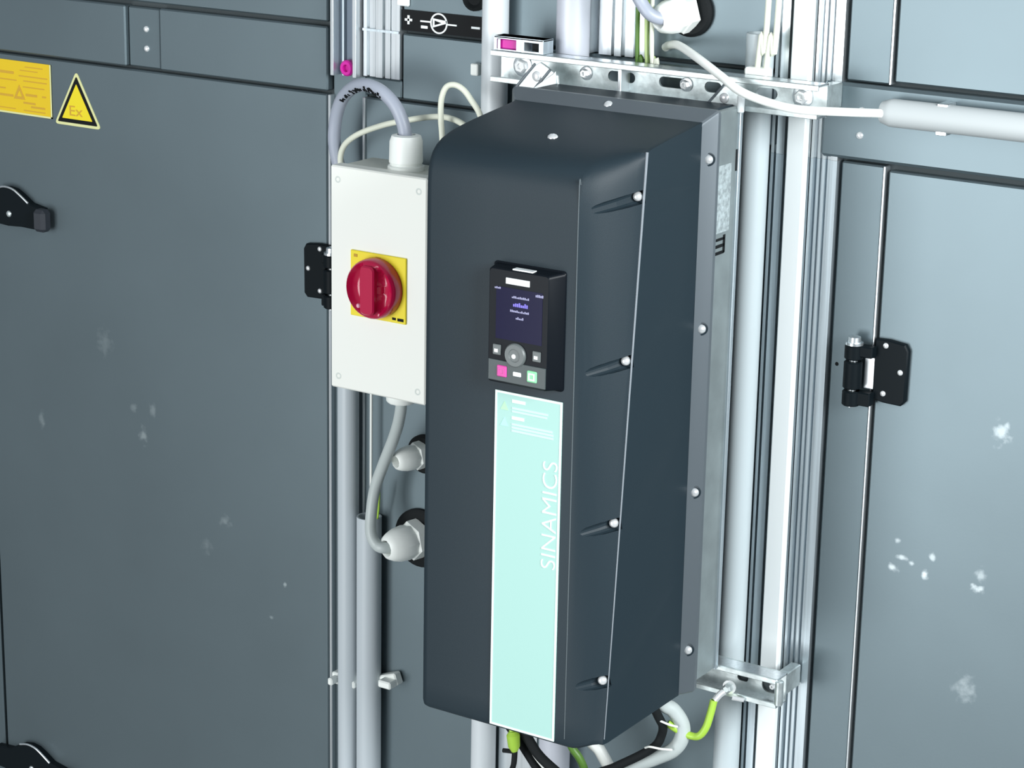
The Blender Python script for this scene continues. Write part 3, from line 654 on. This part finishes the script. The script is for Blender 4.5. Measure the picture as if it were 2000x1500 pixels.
# knob with a raised grip and scooped sides
R0 = .0308; cxk, czk = -.0985, 1.5085
rings = []; N = 48; KR = [(0, .90), (.0, 1.0), (.0035, 1.02), (.0110, 1.0), (.0135, .965), (.0150, .92)]
bm = new()
vr = []
for t, k in KR: vr.append([bm.verts.new((cxk + R0 * k * math.cos(2 * PI * i / N), -.1022 - t, czk + R0 * k * math.sin(2 * PI * i / N))) for i in range(N)])
M_ = 9
for j in range(1, M_):
    k = .92 * (1 - j / M_)
    ring = []
    for i in range(N):
        x = R0 * k * math.cos(2 * PI * i / N); z = R0 * k * math.sin(2 * PI * i / N)
        d = abs(x - .001) - .0085
        h = .0150 + (.0035 if d < -.0015 else (.0035 - .0125 * min((d + .0015) / .004, 1)) )
        edge = min(max((math.hypot(x, z) / R0 - .70) / .22, 0), 1)
        h = h * (1 - edge) + .0150 * edge
        ring.append(bm.verts.new((cxk + x, -.1022 - h, czk + z)))
    vr.append(ring)
for a, b in zip(vr, vr[1:]):
    for i in range(N): bm.faces.new((a[i], a[(i + 1) % N], b[(i + 1) % N], b[i]))
bm.faces.new(vr[-1]); bm.faces.new(vr[0])
kb = obj('rotary_knob', bm, M_red, sx, angle=50); kb['label'] = 'round crimson rotary knob'
obj('grip_bar', prism_xz(new(), rrect(cxk - .0085, cxk + .0095, czk - .0255, czk + .0255, .006, 5), -.1165, -.1225, .0015), M_red, kb)
obj('knob_stud', dome(new(), (cxk - .0140, -.1165, czk - .0185), (-.3, -1, 0), .0024, .7), mat('pink_plastic_stud', (0.85, 0.42, 0.55), 0.3), kb)
def boxgland(name, x, y, z, up, r, L):
    g = obj(name, lathe(new(), (x, y, z), (0, 0, up), [(0, r * 1.08), (L * .12, r * 1.08), (L * .14, r * .95), (L * .2, r * .95), (L * .22, r), (L * .82, r * .97), (L * .97, r * .86), (L, r * .55), (L * .9, r * .5)], 12), M_gland, sx)
    return g
boxgland('top_gland', -.0900, -.0660, 1.6253, 1, .0175, .0360)
boxgland('bottom_gland', -.0925, -.0680, 1.3947, -1, .0165, .0150)

# ------------------------------------------------------------------ cables
def cable(name, pts, r, m, label, cat='cable', group=None, per=12):
    return tag(obj(name, tube(new(), pts, r, 16, per), m), label, cat, group)
t = thing('looped_cable', 'thick lilac grey cable looping over from the switch box top with black print', 'cable', (-.213, -.02, 1.5))
lp = [(-.2020, -.0140, 1.41), (-.2000, -.0160, 1.50), (-.2000, -.0190, 1.560), (-.2055, -.0230, 1.600), (-.2095, -.028, 1.633), (-.2045, -.032, 1.661), (-.190, -.040, 1.684), (-.168, -.050, 1.699), (-.145, -.058, 1.7045), (-.122, -.064, 1.7010), (-.105, -.066, 1.690), (-.096, -.066, 1.676), (-.0915, -.066, 1.662), (-.0900, -.066, 1.640)]
sheath = obj('cable_sheath', tube(new(), lp, .0068, 18, 12), M_cable, t)
sp_ = spline(lp, 12); bm = new(); random.seed(9)
for i in range(74, 112):
    if random.random() < .62:
        p = sp_[i]; tg = (sp_[i + 1] - sp_[i - 1]).normalized()
        cdp = Vector((.38, -.80, -.42)); cdp = (cdp - tg * cdp.dot(tg)).normalized(); sd = tg.cross(cdp).normalized()
        c = p + cdp * .0068 + sd * random.uniform(-.0018, .0018)
        w = random.uniform(.0008, .0016); h = random.uniform(.0010, .0026)
        vs = [bm.verts.new(c + tg * a * w + sd * b * h + cdp * e) for e in (-.0008, .0004) for a, b in ((-1, -1), (1, -1), (1, 1), (-1, 1))]
        for f in ((0, 1, 2, 3), (4, 5, 6, 7), (0, 1, 5, 4), (1, 2, 6, 5), (2, 3, 7, 6), (3, 0, 4, 7)): bm.faces.new([vs[k] for k in f])
obj('black_print', bm, M_blackp, sheath)
cable('thin_cable', [(-.1500, -.0260, 1.560), (-.1850, -.0260, 1.577), (-.2010, -.0270, 1.606), (-.1975, -.030, 1.6290), (-.177, -.034, 1.646), (-.144, -.034, 1.660), (-.112, -.034, 1.669), (-.080, -.034, 1.676), (-.055, -.040, 1.678), (-.028, -.050, 1.6735), (.010, -.065, 1.655), (.050, -.080, 1.640), (.090, -.090, 1.635)], .0031, M_cream, 'thin pale cable arching low from the switch box back to the drive')
cable('thin_cable', [(-.030, -.050, 1.540), (-.048, -.056, 1.600), (-.0515, -.058, 1.661), (-.0520, -.060, 1.681), (-.0515, -.060, 1.700), (-.0460, -.060, 1.7125), (-.0360, -.060, 1.7160), (-.0250, -.060, 1.7120), (-.0150, -.060, 1.7020), (-.0050, -.060, 1.6890), (.0050, -.064, 1.6650), (.020, -.072, 1.63), (.050, -.085, 1.605), (.090, -.095, 1.60)], .0030, M_cream, 'thin pale cable in a tight upright loop left of the drive hood')
cable('bottom_cable', [(-.0925, -.068, 1.392), (-.0935, -.067, 1.375), (-.1020, -.060, 1.354), (-.1160, -.050, 1.330), (-.1340, -.042, 1.298), (-.1465, -.040, 1.268), (-.1500, -.042, 1.240), (-.1460, -.048, 1.219), (-.1370, -.050, 1.208), (-.1270, -.048, 1.2060), (-.1180, -.030, 1.2075)], .0062, M_cablel, 'light grey cable bending from under the switch box to the large gland')
cable('yellow_green_wire', [(-.1555, -.020, 1.262), (-.1575, -.018, 1.245), (-.1600, -.016, 1.230), (-.165, -.0150, 1.205)], .0012, M_green, 'thin green yellow wire end at the open conduit top', 'wire')
cable('thin_rod', [(-.1712, -.0130, 1.60), (-.1718, -.0130, 1.40), (-.1722, -.0130, 1.15)], .0016, M_wcable, 'thin white wire dropping straight into the open shorter conduit', 'wire')
wc = [(.170, -.004, 1.766), (.178, -.010, 1.7695), (.199, -.030, 1.773), (.234, -.060, 1.769), (.270, -.078, 1.757), (.294, -.084, 1.746), (.321, -.080, 1.738), (.349, -.075, 1.734), (.383, -.050, 1.7320), (.414, -.024, 1.7305), (.44, -.020, 1.7305)]
cable('white_cable', wc, .0040, M_wcable, 'bright white cable crossing the top rail into the foam tube')
gc = [(.120, -.030, 2.30), (.1350, -.040, 1.95), (.150, -.050, 1.850), (.160, -.050, 1.825), (.1680, -.048, 1.811), (.1760, -.046, 1.8020), (.1840, -.038, 1.7980), (.192, -.020, 1.8000)]
cable('gland_cable', gc, .0062, M_cable, 'grey cable dropping into the white gland at the top edge')
ft = thing('foam_tube', 'light grey foam insulated tube running right along the cover rail', 'tube', (.405, -.0175, 1.72))
bm = new(); tube(bm, [(.4055, -.0185, 1.7305), (.43, -.0185, 1.7307), (.48, -.0185, 1.7308), (.56, -.0185, 1.7308), (.75, -.0185, 1.7308), (1.2, -.0185, 1.7308)], lambda t: .0100 + min(t * .035, .0028), 28, 8)
obj('foam_sleeve', bm, M_insul, ft)
for z, dz in ((1.7425, 1), (1.7180, -1)): obj('tube_clip', box(new(), .4600, .4700, -.0240, -.0044, z - .002, z + .002, .0006), M_alu, ft)
# wires at the top
GW = 'green and yellow wires at the top'
for i, (a, b, c, m_, lb) in enumerate((((.153, 2.30), (.1580, 1.790), (.1655, 1.757), M_green, 'green yellow wire crossing over the others, at the top middle'),
                         ((.147, 2.30), (.1500, 1.790), (.1560, 1.757), M_greend, 'dark green wire, leftmost of the wires at the top middle'),
                         ((.158, 2.30), (.1620, 1.795), (.1720, 1.757), mat('pale_green_wire', (0.55, 0.70, 0.30), 0.4), 'pale green wire, rightmost of the green wires at the top middle'),
                         ((.166, 2.30), (.1700, 1.800), (.1765, 1.757), M_cream, 'cream wire right of the green wires at the top middle'))):
    cable('earth_wire', [(a[0], -.020 - i * .004, a[1]), (b[0], -.020 - i * .004, b[1]), (c[0], -.022 - i * .003, c[1]), (c[0] + .001, -.022 - i * .003, 1.728)], .0022, m_, lb, 'wire', GW)
for i, x in enumerate((.2990, .3075)):
    cable('cream_wire', [(x - .0015 + .004 * i, -.030, 2.35), (x - .008 + .002 * i, -.030, 1.822), (x - .0135 + .001 * i, -.030, 1.790), (x - .0170, -.030, 1.750)], .0028, M_cream, ('cream wire on the left of the pair above the rail', 'cream wire on the right of the pair above the rail')[i], 'wire', 'cream wire pair')
cb = tag(obj('wire_bushing', box(new(), .2730, .2960, -.0390, -.0240, 1.7500, 1.7610, .002), M_gland), 'small white bushing where the cream wire pair meets the rail', 'bushing')
# lower right: earth wire, lug and sheathed loop
ew = thing('drive_earth_wire', 'bright green yellow earth wire hooked up to the lower rail', 'wire', (.28, -.085, 1.105))
obj('wire_insulation', tube(new(), [(.2935, -.080, 1.147), (.2925, -.084, 1.134), (.2905, -.088, 1.1210), (.2850, -.090, 1.1115), (.2770, -.090, 1.1085), (.2650, -.092, 1.1110), (.2530, -.098, 1.1190)], .0038, 14, 10), M_green, ew)
obj('ring_lug', lathe(new(), (.3020, -.0640, 1.1580), (0, -1, 0), [(0, .0070), (.0016, .0070), (.0016, .003)], 18), M_screw, ew)
obj('lug_bolt', lathe(new(), (.3020, -.0655, 1.1580), (0, -1, 0), [(0, .0050), (.0055, .0050), (.007, .003)], 6), M_galv, ew)
obj('crimp_barrel', tube(new(), [(.3010, -.067, 1.1560), (.2965, -.073, 1.1520), (.2935, -.0795, 1.1465)], .0034, 12, 4), M_screw, ew)
obj('lug_screw', cyl(new(), (.3080, -.0700, 1.1500), (.3180, -.0640, 1.1480), .0022, 10), M_screw, ew)
LC = 'motor cables under the drive'
cable('motor_cable', [(.2380, -.115, 1.185), (.2470, -.105, 1.1450), (.2570, -.095, 1.1330), (.2650, -.090, 1.1180), (.2650, -.090, 1.1030), (.2560, -.090, 1.0880), (.2340, -.087, 1.0720), (.2050, -.082, 1.0520), (.165, -.074, 1.01), (.140, -.060, .92), (.135, -.035, .70), (.135, -.012, .35)], .0075, M_cablel, 'thick light grey cable curving out from under the drive at lower right', group=LC)
cable('motor_cable', [(.2350, -.130, 1.180), (.2480, -.110, 1.1310), (.2510, -.104, 1.1180), (.2480, -.100, 1.1060), (.2420, -.100, 1.0930), (.2250, -.100, 1.0780), (.1950, -.098, 1.0560), (.160, -.094, 1.030), (.125, -.085, .97), (.112, -.050, .72), (.112, -.012, .35)], .0045, M_rubber, 'black cable tucked inside the grey curve at lower right', group=LC)
for pts, lb in (([(.2420, -.101, 1.1210), (.2500, -.110, 1.1255), (.2600, -.108, 1.1230), (.2650, -.100, 1.1190)], 'white cable tie around the cables, upper one'), ([(.2330, -.105, 1.0900), (.2420, -.112, 1.0960), (.2530, -.110, 1.0960), (.2600, -.100, 1.0930)], 'white cable tie around the cables, lower one')):
    cable('cable_tie', pts, .0011, M_wcable, lb, 'cable tie', 'cable ties at lower right')
# lower middle: black cores and green terminals
for pts, r, m_, lb in (([(.055, -.110, 1.172), (.080, -.120, 1.105), (.1060, -.118, 1.0680), (.1180, -.117, 1.0540), (.1390, -.117, 1.0420), (.156, -.118, 1.034), (.185, -.116, 1.010), (.200, -.105, .95), (.196, -.050, .60), (.196, -.010, .35)], .0052, M_rubber, 'upper of two thick black cables below the mint strip'),
                       ([(.045, -.105, 1.172), (.068, -.115, 1.095), (.0930, -.113, 1.0600), (.1040, -.112, 1.0460), (.1160, -.111, 1.0300), (.135, -.110, 1.00), (.160, -.100, .90), (.166, -.050, .60), (.166, -.010, .35)], .0046, M_rubber, 'lower of two thick black cables below the mint strip')):
    cable('core_cable', pts, r, m_, lb, group='black cables under the drive')
cable('core_cable', [(.050, -.105, 1.172), (.075, -.117, 1.100), (.1005, -.114, 1.0630), (.1120, -.113, 1.0480), (.1300, -.113, 1.0330), (.158, -.113, 1.006), (.180, -.102, .92), (.181, -.050, .60), (.181, -.008, .35)], .0018, M_wcable, 'thin white core between the two black cables', group='black cables under the drive')
tb = thing('earth_terminal', 'small green earth terminal hanging below the drive, left of the black cables', 'terminal', (.093, -.13, 1.05))
obj('terminal_body', lathe(new(), (.0930, -.130, 1.0800), (.12, 0, -1), [(0, .004), (.004, .0070), (.016, .0062), (.022, .0030)], 12), M_green, tb)
obj('terminal_stem', tube(new(), [(.0700, -.115, 1.172), (.0830, -.126, 1.120), (.0920, -.130, 1.078)], .0026, 10, 6), M_green, tb)
obj('terminal_pin', cyl(new(), (.0820, -.130, 1.0560), (.0940, -.130, 1.0580), .0024, 10), M_rubber, tb)
obj('black_lead', tube(new(), [(.0960, -.130, 1.0620), (.0950, -.130, 1.0450), (.0900, -.128, 1.0280), (.084, -.120, .99), (.060, -.060, .70), (.055, -.012, .40)], .0030, 10, 5), M_rubber, tb)
ws = thing('white_ferrule', 'short white and green wire end right of the black cables', 'wire', (.14, -.07, 1.03))
obj('green_sleeve', tube(new(), [(.110, -.098, 1.170), (.1240, -.092, 1.100), (.1360, -.088, 1.0620), (.1450, -.085, 1.0480), (.1500, -.082, 1.0350), (.1530, -.078, 1.015), (.150, -.068, .95), (.100, -.030, .70), (.097, -.008, .40)], .0042, 12, 6), M_greend, ws)
obj('white_core', tube(new(), [(.1400, -.068, 1.165), (.1420, -.064, 1.0700), (.1560, -.062, 1.0500), (.1700, -.058, 1.0250), (.19, -.050, .98), (.225, -.030, .70), (.225, -.015, .40)], .0065, 12, 6), M_wcable, ws)
